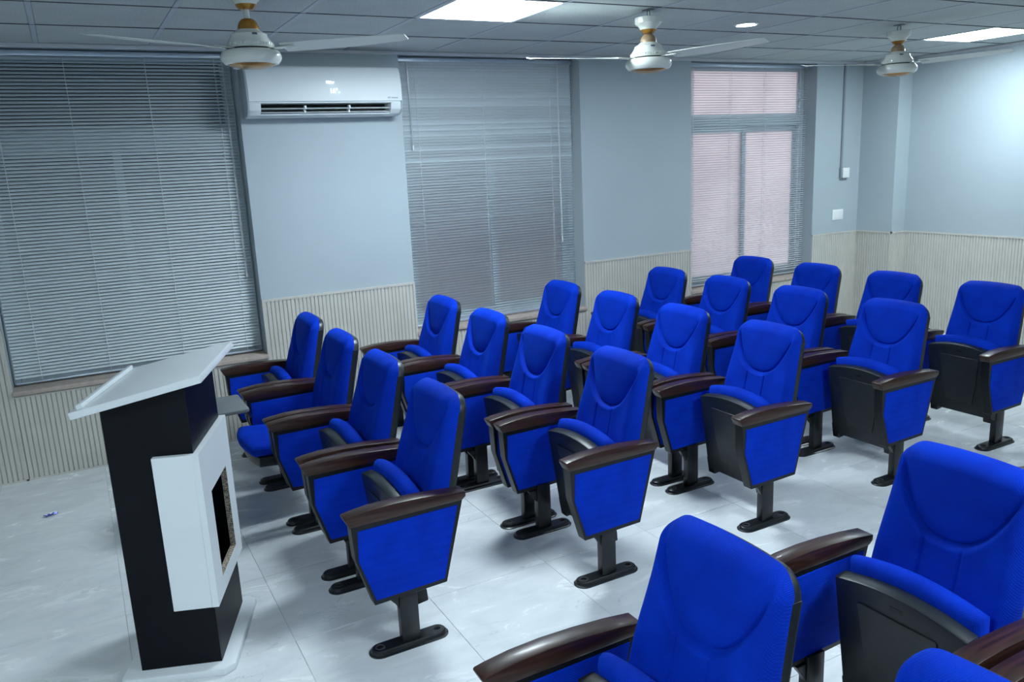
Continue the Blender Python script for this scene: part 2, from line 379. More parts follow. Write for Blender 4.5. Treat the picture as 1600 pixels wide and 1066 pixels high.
# wall angle under the ceiling edge
def trim(name, x0, x1, y0, y1): return struct(link(name, G().box(x0, x1, y0, y1, H-0.0235, H-0.0005).mesh(name, bevel=0.002, seg=1), 'mould'), 'slim white wall angle under the ceiling edge')
trim('trim_1', XL, XCOL, -0.010, 0.0); trim('trim_2', XCOL-0.010, XCOL, YCOL, -0.010); trim('trim_3', XCOL-0.010, XR, YCOL-0.010, YCOL)
trim('trim_4', XR-0.010, XR, YF, YCOL-0.010)

# windows
def window(n, a, b, pm='pane'):
    r = struct(empty('window_%d' % n, ((a+b)/2, 0.19, SILL)), 'sliding aluminium window with frosted panes and a top light')
    hw = (b-a)/2; ht = H-0.015-SILL; f = 0.045; zt = 1.50
    g = G()
    g.box(-hw, -hw+f, -0.035, 0.045, 0, ht); g.box(hw-f, hw, -0.035, 0.045, 0, ht)
    g.box(-hw+f, hw-f, -0.035, 0.045, 0, f); g.box(-hw+f, hw-f, -0.035, 0.045, ht-f, ht)
    link('window_frame', g.mesh('window_frame', bevel=0.003, seg=1), 'alu', r)
    link('transom', G().box(-hw+f, hw-f, -0.035, 0.045, zt-0.045, zt+0.045).mesh('transom', bevel=0.003, seg=1), 'alu', r)
    def sash(x0, x1, z0, z1, y, s=0.05):
        gg = G(); gg.box(x0, x0+s, y-0.014, y+0.014, z0, z1); gg.box(x1-s, x1, y-0.014, y+0.014, z0, z1)
        gg.box(x0+s, x1-s, y-0.014, y+0.014, z0, z0+s); gg.box(x0+s, x1-s, y-0.014, y+0.014, z1-s, z1)
        o = link('sash', gg.mesh('sash', bevel=0.002, seg=1), 'alu', r)
        link('pane', G().box(x0+s-0.005, x1-s+0.005, y-0.003, y+0.003, z0+s-0.005, z1-s+0.005).mesh('pane'), pm, o)
    sash(-hw+f, 0.035, f, zt-0.045, -0.012); sash(-0.035, hw-f, f, zt-0.045, 0.020)
    sash(-hw+f, hw-f, zt+0.045, ht-f, 0.0, 0.022)
    link('window_sill', G().box(-hw-0.006, hw+0.006, -0.215, 0.05, -0.030, 0.0).mesh('window_sill', bevel=0.005), 'stone', r)
    return r
window(1, *W1, 'dimpane'); window(2, *W2); window(3, *W3)

# unseen wall, added to keep daylight off the first two windows
nb = G().box(-8, 5.35, 0.62, 0.95, -3, 9).mesh('daylight_block')
tag(link('daylight_blocking_wall', nb, 'ext'), 'pinkish wall added outside to dim the first two windows', 'wall')
tag(link('outside_ground', G().box(-8, 16, 0.3, 14, -3.2, -3.0).mesh('outside_ground'), 'ext'), 'plain ground outside far below the windows', 'ground')

# ------------------------------------------------------------------ venetian blinds
def slat_mesh(L, name):
    wd, n = 0.025, 5; V = []; F = []
    prof = [(-wd/2+wd*k/(n-1), 0.0022*(1-(2*k/(n-1)-1)**2)) for k in range(n)]
    full = [(a, b+0.0003) for a, b in prof]+[(a, b-0.0003) for a, b in reversed(prof)]
    g = G(); m = len(full)
    for x in (-L/2, L/2):
        for a, b in full: V.append((x, a, b))
    F = [(i, (i+1) % m, m+(i+1) % m, m+i) for i in range(m)]+[tuple(range(m-1, -1, -1)), tuple(range(m, 2*m))]
    return g.add(V, F).mesh(name, sharp=60)
def blind(a, b, tilt, label, smat, cords, wand, y=0.115, odd=()):
    r = empty('venetian_blind', ((a+b)/2, y, H-0.02)); tag(r, label, 'blind', 'venetian blinds on the window wall')
    Lr = b-a-0.02; L = Lr-0.012
    hz = -0.035
    link('headrail', G().box(-Lr/2, Lr/2, -0.014, 0.014, hz, -0.006).mesh('headrail', bevel=0.002), 'rail', r)
    z = hz-0.012; zb = SILL+0.018-(H-0.02); pitch = 0.0212; me = slat_mesh(L, 'slat'); k = 0
    while z > zb+0.02:
        t = tilt(k)+random.uniform(-1.5, 1.5)+(odd[1] if k in odd[0] else 0) if odd else tilt(k)+random.uniform(-1.5, 1.5)
        link('slat', me, smat, r, (0, 0, z), (math.radians(-t), 0, random.uniform(-0.0006, 0.0006)))
        z -= pitch; k += 1
    link('bottom_rail', G().box(-L/2, L/2, -0.012, 0.012, zb-0.006, zb+0.006).mesh('bottom_rail', bevel=0.003), 'rail', r)
    for c in cords:
        g = G(); x = -Lr/2+c*Lr
        for dy in (-0.0135, 0.0135): g.tube([(x, dy, hz), (x, dy, zb)], 0.0015, 5)
        link('ladder_cord', g.mesh('ladder_cord'), 'cord', r)
    for (c, ln, kind) in wand:
        x = -Lr/2+c*Lr
        if kind == 'wand':
            g = G().tube([(x, -0.024, hz), (x+0.006, -0.026, hz-0.05), (x+0.012, -0.026, hz-ln)], 0.0034, 6)
            o = link('tilt_wand', g.mesh('tilt_wand'), 'wand', r)
            link('wand_grip', G().lathe([(0.0, -0.012), (0.0065, -0.008), (0.006, 0.02), (0.004, 0.026), (0.0, 0.027)], 10).mesh('wand_grip'), 'white', o, (x+0.012, -0.026, hz-ln))
        else:
            g = G()
            for dx in (0.0, 0.007): g.tube([(x+dx, -0.022, hz), (x+dx, -0.023, hz-ln)], 0.0018, 5)
            o = link('pull_cord', g.mesh('pull_cord'), 'cord', r)
            link('cord_tassel', G().lathe([(0.0, -0.04), (0.007, -0.036), (0.004, 0.0), (0.0, 0.002)], 10).mesh('cord_tassel'), 'white', o, (x+0.0035, -0.023, hz-ln))
    return r
blind(*W1, lambda k: -41-4*smooth(10, 70, k), 'closed blue-grey venetian blind behind the lectern', 'slat', (0.10, 0.36, 0.66, 0.935), ((0.965, 1.40, 'cord'),))
blind(*W2, lambda k: 50-13*smooth(25, 85, k), 'half closed blue-grey venetian blind right of the air conditioner', 'slat', (0.10, 0.46, 0.86), ((0.055, 0.62, 'wand'), (0.905, 1.38, 'cord')), odd=((4, 11, 13, 14, 20, 22, 24, 29, 33), 12))
blind(*W3, lambda k: -12, 'open pale venetian blind on the bright window at right', 'slat3', (0.07, 0.36, 0.64, 0.93), ((0.035, 0.30, 'wand'), (0.055, 1.5, 'cord')))

# ------------------------------------------------------------------ ceiling lights
def led_panel(i, j, label, dm='diff'):
    x, y = GX+(i+0.5)*TP, GY+(j+0.5)*TP
    r = empty('ceiling_light_panel', (x, y, H)); tag(r, label, 'ceiling light', 'square LED panels in the ceiling')
    h = TP/2-0.006; k = h-0.018; g = G()
    g.box(-h, h, -h, -k, -0.004, 0.02); g.box(-h, h, k, h, -0.004, 0.02); g.box(-h, -k, -k, k, -0.004, 0.02); g.box(k, h, -k, k, -0.004, 0.02)
    link('panel_frame', g.mesh('panel_frame', bevel=0.001, seg=1), 'white', r)
    link('diffuser', G().box(-k, k, -k, k, 0.0, 0.006).mesh('diffuser'), dm, r)
led_panel(*PAN[0], 'lit square light panel in the ceiling above the front rows, nearest the air conditioner')
led_panel(*PAN[1], 'lit square light panel in the ceiling near the right wall', 'diffdim')
def downlight(i, j, label):
    r = tag(empty('downlight', (GX+(i+0.55)*TP, GY+(j+0.55)*TP, H)), label, 'ceiling light', 'round downlights in the ceiling')
    link('trim_ring', G().lathe([(0.062, 0.002), (0.078, 0.0), (0.08, -0.004), (0.066, -0.009), (0.062, -0.006)], 40).mesh('trim_ring'), 'white', r)
    link('lens', G().lathe([(0.0, -0.007), (0.05, -0.0065), (0.063, -0.003), (0.063, 0.0)], 40).mesh('lens'), 'down', r)
downlight(6, -2, 'small round lit downlight in the ceiling between two fans')
led_panel(*PAN[2], 'lit square ceiling light panel near the camera, out of the picture')
led_panel(*PAN[3], 'added unseen light panel above the near chairs, brightening the aisle')  # extra panel out of view, added to brighten the aisle

# ------------------------------------------------------------------ ceiling fans
def fan(x, y, drop, az, label, bottom=2.268):
    r = tag(empty('ceiling_fan', (x, y, bottom)), label, 'ceiling fan', 'ceiling fans')
    hc = H-bottom                      # ceiling height above the origin
    def L(name, prof, m, n=48, sharp=32): return link(name, G().lathe(prof, n).mesh(name, sharp=sharp), m, r)
    L('bottom_dish', [(0.0, 0.0), (0.02, 0.0008), (0.06, 0.006), (0.10, 0.017), (0.106, 0.021), (0.0, 0.022)], 'gold')
    L('motor_bowl', [(0.104, 0.019), (0.116, 0.022), (0.127, 0.034), (0.132, 0.047), (0.131, 0.058), (0.124, 0.072), (0.113, 0.079), (0.10, 0.081), (0.0, 0.081)], 'cream')
    up = drop
    L('rotor', [(0.0, 0.08), (0.094, 0.08), (0.094, 0.088), (0.0, 0.088)], 'dark')
    mt = L('motor_housing', [(0.0, 0.087), (0.100, 0.087), (0.103, 0.092), (0.100, 0.108), (0.090, 0.122), (0.081, 0.135), (0.079, 0.146), (0.068, 0.153), (0.058, 0.160), (0.050, 0.166), (0.0, 0.167)], 'cream')
    g = G()
    for k in range(44):
        a = 2*PI*k/44; c, s = math.cos(a), math.sin(a)
        q = [(0.104*c-w_*s, 0.104*s+w_*c, z) for z in (0.095, 0.107) for w_ in (-0.0022, 0.0022)]
        q2 = [(0.098*c-w_*s, 0.098*s+w_*c, z) for z in (0.095, 0.107) for w_ in (-0.0022, 0.0022)]
        g.add(q+q2, [(0, 1, 3, 2), (0, 4, 5, 1), (2, 3, 7, 6), (0, 2, 6, 4), (1, 5, 7, 3)])
    link('cooling_ribs', g.mesh('cooling_ribs'), 'cream', mt)
    L('rod_cup', [(0.046, 0.166), (0.045, 0.180), (0.040, 0.195), (0.030, 0.208), (0.020, 0.213), (0.0, 0.214)], 'tan' if drop < 0.03 else 'gold')
    L('down_rod', [(0.013, 0.21), (0.013, 0.225+drop)], 'cream', 16)
    zc = 0.215+drop
    L('canopy_ring', [(0.0, zc), (0.028, zc), (0.040, zc+0.012), (0.046, zc+0.022), (0.0, zc+0.022)], 'gold')
    top = min(zc+0.084, hc-0.012)
    L('canopy', [(0.046, zc+0.021), (0.050, zc+0.030), (0.060, zc+0.042), (0.072, zc+0.050), (0.076, zc+0.056), (0.0765, top), (0.073, top+0.002), (0.0, top+0.001)], 'cream')
    if top < hc-0.02:
        g = G(); g.tube([(0, 0.012, top), (0, 0.012, hc-0.012), (0, 0, hc), (0, -0.012, hc-0.012), (0, -0.012, top)], 0.004, 6)
        g.box(-0.02, 0.02, -0.03, 0.03, hc-0.004, hc+0.004); g.box(-0.028, 0.028, -0.004, 0.004, top+0.004, top+0.010)
    else:
        g = G(); g.box(-0.012, 0.012, -0.02, 0.02, top-0.004, hc+0.004)
    link('ceiling_hook', g.mesh('ceiling_hook'), 'zinc', r)
    # label plate on the housing, turned to the room
    va = math.atan2(CAM.y-y, CAM.x-x)
    a = va+0.30
    p = G(); 
    V = []
    for z, rr in ((0.137, 0.0825), (0.146, 0.0815)):
        for k in range(5):
            t = a+(k-2)*0.07; V.append((rr*math.cos(t), rr*math.sin(t), z))
    V += [(v[0]*0.97, v[1]*0.97, v[2]) for v in V]
    F = [(k, k+1, k+6, k+5) for k in range(4)]+[(k+10, k+15, k+16, k+11) for k in range(4)]+[(k, k+10, k+11, k+1) for k in range(4)]+[(k+5, k+6, k+16, k+15) for k in range(4)]+[(0, 5, 15, 10), (4, 14, 19, 9)]
    link('maker_plate', p.add(V, F).mesh('maker_plate'), 'ink', r)
    # three blades
    bl = G(); st = 14; V = []; F = []
    for k in range(st+1):
        t = k/st; rad = 0.155+0.565*t
        wd = 0.052+0.020*math.sin(PI*min(1, t*1.15)) if t < 0.93 else 0.052+0.020*math.sin(PI*0.98)
        if k == st: wd *= 0.55
        if k == 0: wd *= 0.85
        for s_ in (-1, 1):
            zz = 0.012*(-s_)*(0.9-0.4*t)+0.02*t*t*0.3
            V += [(rad, s_*wd, 0.084+zz+0.0015), (rad, s_*wd, 0.084+zz-0.0015)]
    for k in range(st):
        o = 4*k
        F += [(o, o+2, o+6, o+4), (o+1, o+5, o+7, o+3), (o, o+4, o+5, o+1), (o+2, o+3, o+7, o+6)]
    F += [(0, 1, 3, 2), (4*st, 4*st+2, 4*st+3, 4*st+1)]
    bme = bl.add(V, F).mesh('blade', sharp=50)
    ime = G().prism([(0.085, -0.018), (0.15, -0.026), (0.20, -0.036), (0.215, 0.0), (0.20, 0.036), (0.15, 0.026), (0.085, 0.018)], 0.0815, 0.0855, 'z').mesh('blade_iron', bevel=0.001, seg=1)
    for k in range(3):
        b_ = link('blade', bme, 'blade', r, (0, 0, 0), (0, 0, az+k*2*PI/3))
        link('blade_iron', ime, 'cream', b_)
    return r
fan(1.653, -1.79, 0.035, math.radians(-38), 'cream and gold ceiling fan on a short rod in front of the air conditioner')
fan(3.859, -1.804, 0.0, math.radians(168), 'cream and gold ceiling fan in the middle, beside the downlight')
fan(6.06, -1.77, 0.0, math.radians(164), 'cream and gold ceiling fan at the right, before the far corner')

# ------------------------------------------------------------------ air conditioner
def text(name, s, size, m, parent, loc, rot=(PI/2, 0, 0), ext=0.0006, bold=0.0):
    cu = bpy.data.curves.new(name, 'FONT'); cu.body = s; cu.size = size; cu.extrude = ext; cu.offset = bold; cu.align_x = 'CENTER'; cu.align_y = 'CENTER'
    t = bpy.data.objects.new('tmp', cu); C.objects.link(t)
    dg = bpy.context.evaluated_depsgraph_get(); me = bpy.data.meshes.new_from_object(t.evaluated_get(dg))
    bpy.data.objects.remove(t); bpy.data.curves.remove(cu)
    me.materials.clear(); me.name = name
    return link(name, me, m, parent, loc, rot)
ac = tag(empty('air_conditioner', (2.455, 0, 2.165)), 'white wall-mounted split air conditioner between the first two windows', 'air conditioner')
hx = 0.525
prof = [(0, 0.0), (-0.10, 0.0), (-0.150, 0.012), (-0.183, 0.040), (-0.197, 0.085), (-0.193, 0.19), (-0.178, 0.275), (-0.160, 0.312), (-0.145, 0.320), (0, 0.320)]
link('end_cover', G().prism(prof, -hx, -hx+0.012, 'x').mesh('end_cover', bevel=0.003), 'acside', ac)
link('end_cover', G().prism(prof, hx-0.012, hx, 'x').mesh('end_cover', bevel=0.003), 'acside', ac)
up = [(0, 0.084), (-0.188, 0.084), (-0.190, 0.10), (-0.186, 0.19), (-0.172, 0.272), (-0.156, 0.306), (-0.142, 0.316), (0, 0.316)]
link('casing', G().prism(up, -hx+0.012, hx-0.012, 'x').mesh('casing'), 'ac', ac)
lo = [(0, 0.0), (-0.10, 0.0), (-0.150, 0.012), (-0.181, 0.040), (-0.194, 0.083), (0, 0.083)]
for s in (-1, 1): link('lower_casing', G().prism(lo, s*(hx-0.012), s*(hx-0.085), 'x').mesh('lower_casing', bevel=0.003), 'ac', ac)
link('outlet_tray', G().prism([(0, 0), (-0.10, 0.0), (-0.148, 0.012), (-0.150, 0.020), (-0.05, 0.030), (0, 0.05)], -hx+0.085, hx-0.085, 'x').mesh('outlet_tray'), 'ac', ac)
link('outlet_cavity', G().prism([(-0.05, 0.031), (-0.062, 0.028), (-0.062, 0.083), (-0.05, 0.083)], -hx+0.085, hx-0.085, 'x').mesh('outlet_cavity'), 'dark', ac)
fp = [(-0.1905, 0.098), (-0.2005, 0.094), (-0.1985, 0.19), (-0.184, 0.275), (-0.166, 0.311), (-0.148, 0.322), (-0.120, 0.323), (-0.120, 0.318), (-0.142, 0.3175), (-0.157, 0.308), (-0.174, 0.272), (-0.1875, 0.19)]
link('front_panel', G().prism(fp, -hx+0.010, hx-0.004, 'x').mesh('front_panel', bevel=0.0015, seg=1), 'ac', ac)
for (ya, za, yb, zb) in ((-0.120, 0.060, -0.186, 0.050), (-0.100, 0.040, -0.166, 0.026)):
    n = Vector((0, -(zb-za), yb-ya)).normalized()*0.003
    lv = link('louver', G().prism([(ya, za), (yb, zb), (yb+n.y, zb+n.z), (ya+n.y, za+n.z)], -hx+0.090, hx-0.090, 'x').mesh('louver', bevel=0.001, seg=1), 'ac', ac)
    for xx in (-0.15, 0.15): link('louver_clip', G().box(xx-0.006, xx+0.006, yb+0.01, yb+0.045, min(za, zb)-0.004, max(za, zb)+0.010).mesh('louver_clip', bevel=0.001, seg=1), 'white', lv)
link('rear_vane', G().prism([(-0.064, 0.05), (-0.095, 0.048), (-0.095, 0.051), (-0.064, 0.054)], -hx+0.087, hx-0.087, 'x').mesh('rear_vane'), 'flute', ac)
link('bracket_peg', G().lathe([(0.0, 0), (0.011, 0), (0.011, 0.018), (0.0, 0.02)], 16).mesh('bracket_peg'), 'ac', ac, (hx, -0.10, 0.20), (0, PI/2, 0))
for k in range(7): link('intake_slot', G().box(-0.35+k*0.11, -0.27+k*0.11, -0.10, -0.05, 0.3155, 0.3175).mesh('intake_slot'), 'dark', ac)
text('brand_lettering', 'Haier', 0.024, 'led', ac, (0.022, -0.2005, 0.214), (PI/2-0.06, 0, 0), bold=0.0007)
text('temperature_display', '16°', 0.042, 'led', ac, (0.042, -0.2010, 0.158), (PI/2-0.02, 0, 0))
link('status_light', G().lathe([(0.0, 0), (0.006, 0), (0.006, 0.0015), (0, 0.0015)], 14).mesh('status_light'), 'ledg', ac, (0.078, -0.1995, 0.150), (PI/2, 0, 0))
text('model_lettering', 'DC Inverter', 0.0150, 'ink', ac, (hx-0.07, -0.2010, 0.115), (PI/2, 0, 0))

# ------------------------------------------------------------------ wall switch, conduit and socket
sw = tag(empty('switch_box', (7.705, 0, 1.55)), 'white surface-mounted switch box under the grey conduit', 'switch')
link('back_box', G().box(-0.058, 0.044, -0.030, 0, -0.052, 0.052).mesh('back_box', bevel=0.003), 'conduit', sw)
fpz = link('face_plate', G().box(-0.044, 0.050, -0.042, -0.030, -0.050, 0.050).mesh('face_plate', bevel=0.004), 'white', sw)
link('rocker', G().box(-0.030, 0.036, -0.0445, -0.041, -0.036, 0.036).mesh('rocker', bevel=0.002), 'white', fpz)
tag(link('cable_conduit', G().box(-0.011, 0.011, -0.016, 0, 0, H-0.024-1.602).mesh('cable_conduit', bevel=0.002), 'conduit', None, (7.668, 0, 1.602)), 'thin grey cable conduit running from ceiling down to the switch', 'conduit')
so = tag(empty('wall_socket', (7.648, 0, 1.137)), 'white double wall socket plate above the fluted panelling', 'socket')
link('socket_plate', G().box(-0.078, 0.078, -0.010, 0, -0.053, 0.053).mesh('socket_plate', bevel=0.004), 'white', so)
for dx in (-0.018, 0.030): link('socket_hole', G().lathe([(0, 0), (0.008, 0), (0.008, 0.0012), (0, 0.0012)], 12).mesh('socket_hole'), 'ink', so, (dx, -0.0098, 0.018), (PI/2, 0, 0))
link('socket_insert', G().box(-0.046, 0.046, -0.0125, -0.009, -0.040, 0.040).mesh('socket_insert', bevel=0.002), 'white', so)

# ================================================================== LECTERN
# local frame: x = side depth (towards audience), y = width; front faces +x
la = math.radians(-20.3)
lec = tag(empty('lectern', (0.834, -2.621, 0), la), 'black and white lectern with a sloping white top, at the front left', 'lectern')
DW, WW = 0.288, 0.430        # body depth, body width
zA, zB = 1.050, 1.112        # body height at presenter side and audience side
link('base', G().prism([(-0.045, -0.052), (0.305, -0.052), (0.340, -0.02), (0.340, WW+0.02), (0.305, WW+0.045), (-0.045, WW+0.045), (-0.06, WW+0.03), (-0.06, -0.037)], 0.0, 0.028, 'z').mesh('base', bevel=0.003), 'lw', lec)
g = G(); t = 0.018
def wedge(x0, x1, y0, y1):
    zz = lambda x: zA+(zB-zA)*x/DW
    return [(x0,y0,0.028),(x1,y0,0.028),(x1,y1,0.028),(x0,y1,0.028),(x0,y0,zz(x0)),(x1,y0,zz(x1)),(x1,y1,zz(x1)),(x0,y1,zz(x0))]
BF = [(0,3,2,1),(4,5,6,7),(0,1,5,4),(1,2,6,5),(2,3,7,6),(3,0,4,7)]
link('side_board', new_mesh('side_board', wedge(0, DW, 0, t), BF, 0.001, 1), 'lb', lec)
link('side_board', new_mesh('side_board', wedge(0, DW, WW-t, WW), BF, 0.001, 1), 'lb', lec)
link('back_board', new_mesh('back_board', wedge(0, t, t, WW-t), BF, 0.001, 1), 'lb', lec)
# front board with the window cut through it
def frame_board(x0, x1, y0, y1, z0, z1, hy0, hy1, hz0, hz1):
    g = G(); g.box(x0, x1, y0, hy0, z0, z1); g.box(x0, x1, hy1, y1, z0, z1); g.box(x0, x1, hy0, hy1, z0, hz0); g.box(x0, x1, hy0, hy1, hz1, z1)
    return g
HY0, HY1, HZ0, HZ1 = 0.088, 0.352, 0.330, 0.675
g = frame_board(DW-t, DW, t, WW-t, 0.028, zB-0.006, HY0-0.03, HY1+0.03, HZ0-0.03, HZ1+0.03)
link('front_board', g.mesh('front_board'), 'lb', lec)
WZ0, WZ1, WD = 0.265, 0.858, 0.022
fr = link('front_fascia', frame_board(DW, DW+WD, -WD, WW+WD, WZ0, WZ1, HY0, HY1, HZ0, HZ1).mesh('front_fascia'), 'lw', lec)
g = G(); e = 0.0006
g.box(DW-0.001, DW+WD-0.001, HY1-0.0003, HY1+0.001, HZ0, HZ1); g.box(DW-0.001, DW+WD-0.001, HY0-0.001, HY0+0.0003, HZ0, HZ1)
V = [] ; 
ch = G(); ch.box(DW+0.001, DW+WD-0.0008, HY1-e, HY1+0.002, HZ0, HZ1); ch.box(DW+0.001, DW+WD-0.0008, HY0-0.002, HY0+e, HZ0, HZ1)
ch.box(DW+0.001, DW+WD-0.0008, HY0, HY1, HZ0-0.002, HZ0+e); ch.box(DW+0.001, DW+WD-0.0008, HY0, HY1, HZ1-e, HZ1+0.002)
o = link('cut_edge', ch.mesh('cut_edge'), 'chip', fr); o['label'] = 'raw chipboard edge of the cut-out'
link('side_fascia', G().box(0.150, DW, -WD, 0, WZ0, WZ1).mesh('side_fascia', bevel=0.0015, seg=1), 'lw', lec)
link('side_fascia', G().box(0.150, DW, WW, WW+WD, WZ0, WZ1).mesh('side_fascia', bevel=0.0015, seg=1), 'lw', lec)
sl = math.atan2(zB-zA, DW)
top = link('reading_top', G().box(-0.070, 0.375, -0.075, WW+0.075, 0.0, 0.026).mesh('reading_top', bevel=0.003), 'lw', lec, (0, 0, zA+0.0005), (0, -sl, 0))
link('book_ledge', G().box(-0.075+0.030, -0.075+0.052, -0.075+0.015, WW+0.075-0.012, 0.026, 0.042).mesh('book_ledge', bevel=0.003), 'lw', top)

# ================================================================== AUDITORIUM CHAIRS (face -x; origin under the middle of the feet)
HWB = 0.224
def back_front(z): return 0.178+0.245*(z-0.594)
def halfw(z):
    w0 = HWB-0.020*smooth(0.50, 0.93, z)
    return w0
ZT, ZB = 0.934, 0.43
def cushion_back():
    """domed cushion with a U-shaped headrest groove and two vertical seams"""
    nu, nv = 144, 160; V = []; F = []; T = 0.060
    rc = 0.060
    for j in range(nv+1):
        v = j/nv
        for i in range(nu+1):
            u = -1+2*i/nu
            # squircle mapping to the rounded outline
            z = ZB+(ZT-ZB)*v; hw = halfw(z)
            crown = -0.012*u*u*smooth(0.75, 1, v)
            y = u*hw; z += crown
            # round the two top corners
            top = ZT-0.012*u*u
            dz = top-z; dy = hw-abs(y)
            if dz < rc and dy < rc:
                a, b = (rc-dy)/rc, (rc-dz)/rc
                m = math.hypot(a, b)
                if m > 1e-9:
                    s_ = max(a, b)/m
                    a2, b2 = a*s_, b*s_
                    y = math.copysign(hw-rc+a2*rc, y); z = top-rc+b2*rc
                d = rc*(1-max(a, b))
            else: d = min(dz, dy)
            d = min(d, (z-ZB)+0.01)
            q = min(1, max(0, d)/0.045); t = T*(0.10+0.90*math.sqrt(max(0, 1-(1-q)**2)))
            uu = abs(y)/hw
            # U groove
            um = 0.90; zu = 0.688+0.195*min(1.1, uu/um)**2.5
            s = (z-zu)*(1/math.sqrt(1+(0.195*2.5/um*max(uu, .05)**1.5/hw)**2))
            fade = 1-smooth(0.80, 0.93, uu)
            t -= fade*0.009*math.exp(-(s/0.0042)**2)
            t -= fade*(0.021*math.exp(-(s/0.045)) if s > 0 else 0.021*math.exp(-(s/0.009)**2))
            t += fade*0.0012*smooth(0.03, 0.0, abs(s+0.02))
            # vertical seams and slightly hollow middle
            if z < zu:
                k = smooth(0.0, 0.03, zu-z)
                t -= k*0.007*math.exp(-((uu-0.27)/0.017)**2)
                if uu < 0.27: t -= k*0.003
            t += 0.010*smooth(0.45, 0.85, uu)*(1-smooth(0.60, 0.80, z))*smooth(0, 0.5, q)
            V.append((back_front(z)+0.060-t, y, z))
    n = nu+1
    for j in range(nv):
        for i in range(nu): F.append((j*n+i, j*n+i+1, (j+1)*n+i+1, (j+1)*n+i))
    # back face
    o = len(V)
    ring = [i for i in range(n)]+[j*n+nu for j in range(1, nv+1)]+[nv*n+i for i in range(nu-1, -1, -1)]+[j*n for j in range(nv-1, 0, -1)]
    for k in ring: V.append((back_front(V[k][2])+0.064, V[k][1]*0.985, V[k][2]))
    m = len(ring)
    for k in range(m): F.append((ring[k], ring[(k+1) % m], o+(k+1) % m, o+k))
    F.append(tuple(range(o, o+m)))
    return new_mesh('back_cushion', V, F, sharp=70)
def outline(inset, z0, z1, n=8, rc=0.062):
    """rounded back outline as list of (y, z)"""
    P = [(-(halfw(z0)-inset), z0), (halfw(z0)-inset, z0)]
    hw = halfw(z1)-inset
    for k in range(6): 
        z = z0+(z1-rc-z0)*(k+1)/6; P.append((halfw(z)-inset, z))
    for k in range(1, n+1):
        a = PI/2*k/n; P.append((hw-rc+rc*math.cos(a), z1-0.012*((hw-rc+rc*math.cos(a))/hw)**2-rc+rc*math.sin(a)))
    for k in range(-3, 4):
        y = -(hw-rc)*k/4; P.append((y, z1-0.012*(y/hw)**2))
    for k in range(n, 0, -1):
        a = PI/2*k/n; P.append((-(hw-rc+rc*math.cos(a)), z1-0.012*((hw-rc+rc*math.cos(a))/hw)**2-rc+rc*math.sin(a)))
    for k in range(5, -1, -1):
        z = z0+(z1-rc-z0)*(k+1)/6; P.append((-(halfw(z)-inset), z))
    return P
def shell_back():
    layers = [(0.008, 0.051), (0.002, 0.054), (0.001, 0.082), (0.006, 0.094), (0.03, 0.102), (0.09, 0.110)]
    V = []; F = []; n = None
    for ins, dx in layers:
        P = outline(ins, 0.425+max(0, ins)*0.6, ZT-0.010-ins)
        n = len(P)
        for (y, z) in P: V.append((back_front(z)+dx, y, z))
    for l in range(len(layers)-1):
        for k in range(n): F.append((l*n+k, l*n+(k+1) % n, (l+1)*n+(k+1) % n, (l+1)*n+k))
    F.append(tuple(range(n-1, -1, -1))); F.append(tuple((len(layers)-1)*n+k for k in range(n)))
    return new_mesh('back_shell', V, F, sharp=50)

# seat, in its own frame: -x towards the seat's front edge, z from shell to cushion
SW = 0.208
def seat_plan(inset, L, n=14, rear=0.0):
    P = []
    for k in range(n+1):
        u = -1+2*k/n
        P.append((-(L-0.030*u*u-inset), u*(SW-inset)))
    P.append((-rear, SW-inset-0.012)); P.append((-rear, -(SW-inset-0.012)))
    return P
def loft(layers, name, sharp=50):
    V = []; F = []; n = len(layers[0][0])
    for P, t in layers:
        for (x, y) in P: V.append((x, y, t(x, y) if callable(t) else t))
    for l in range(len(layers)-1):
        for k in range(n): F.append((l*n+k, l*n+(k+1) % n, (l+1)*n+(k+1) % n, (l+1)*n+k))
    F.append(tuple(range(n-1, -1, -1))); F.append(tuple((len(layers)-1)*n+k for k in range(n)))
    return new_mesh(name, V, F, sharp=sharp)
SL = 0.445
seat_shell_me = loft([(seat_plan(0.006, SL), 0.0), (seat_plan(0.002, SL), 0.0015), (seat_plan(0.0, SL), 0.006), (seat_plan(0.0, SL), 0.047), (seat_plan(0.002, SL), 0.0505), (seat_plan(0.006, SL), 0.052)], 'seat_shell', 35)
cl = SL+0.034
seat_cush_me = loft([(seat_plan(0.034, cl, rear=0.10), 0.050), (seat_plan(0.014, cl, rear=0.10), 0.056), (seat_plan(0.002, cl, rear=0.10), 0.070), (seat_plan(-0.002, cl, rear=0.10), 0.086), (seat_plan(0.002, cl, rear=0.10), 0.102), (seat_plan(0.014, cl, rear=0.10), 0.114), (seat_plan(0.034, cl, rear=0.10), 0.122), (seat_plan(0.07, cl, rear=0.13), 0.126)], 'seat_cushion', 75)
under_me = G().prism([(-0.075, -0.085), (-0.20, -0.110), (-0.365, -0.128), (-0.372, -0.120), (-0.372, 0.120), (-0.365, 0.128), (-0.20, 0.110), (-0.075, 0.085)], -0.0050, 0.002, 'z').mesh('underside_panel', bevel=0.0022, seg=1)
slot_me = G().box(-0.412, -0.398, -0.020, 0.020, -0.0008, 0.002).mesh('number_slot', bevel=0.0005, seg=1)
lug_me = G().prism([(0.030, 0.004), (-0.060, 0.0), (-0.075, 0.030), (-0.02, 0.060), (0.030, 0.058)], -0.024, 0.024, 'y').mesh('seat_hinge', bevel=0.004)
cush_back_me, shell_back_me = cushion_back(), shell_back()
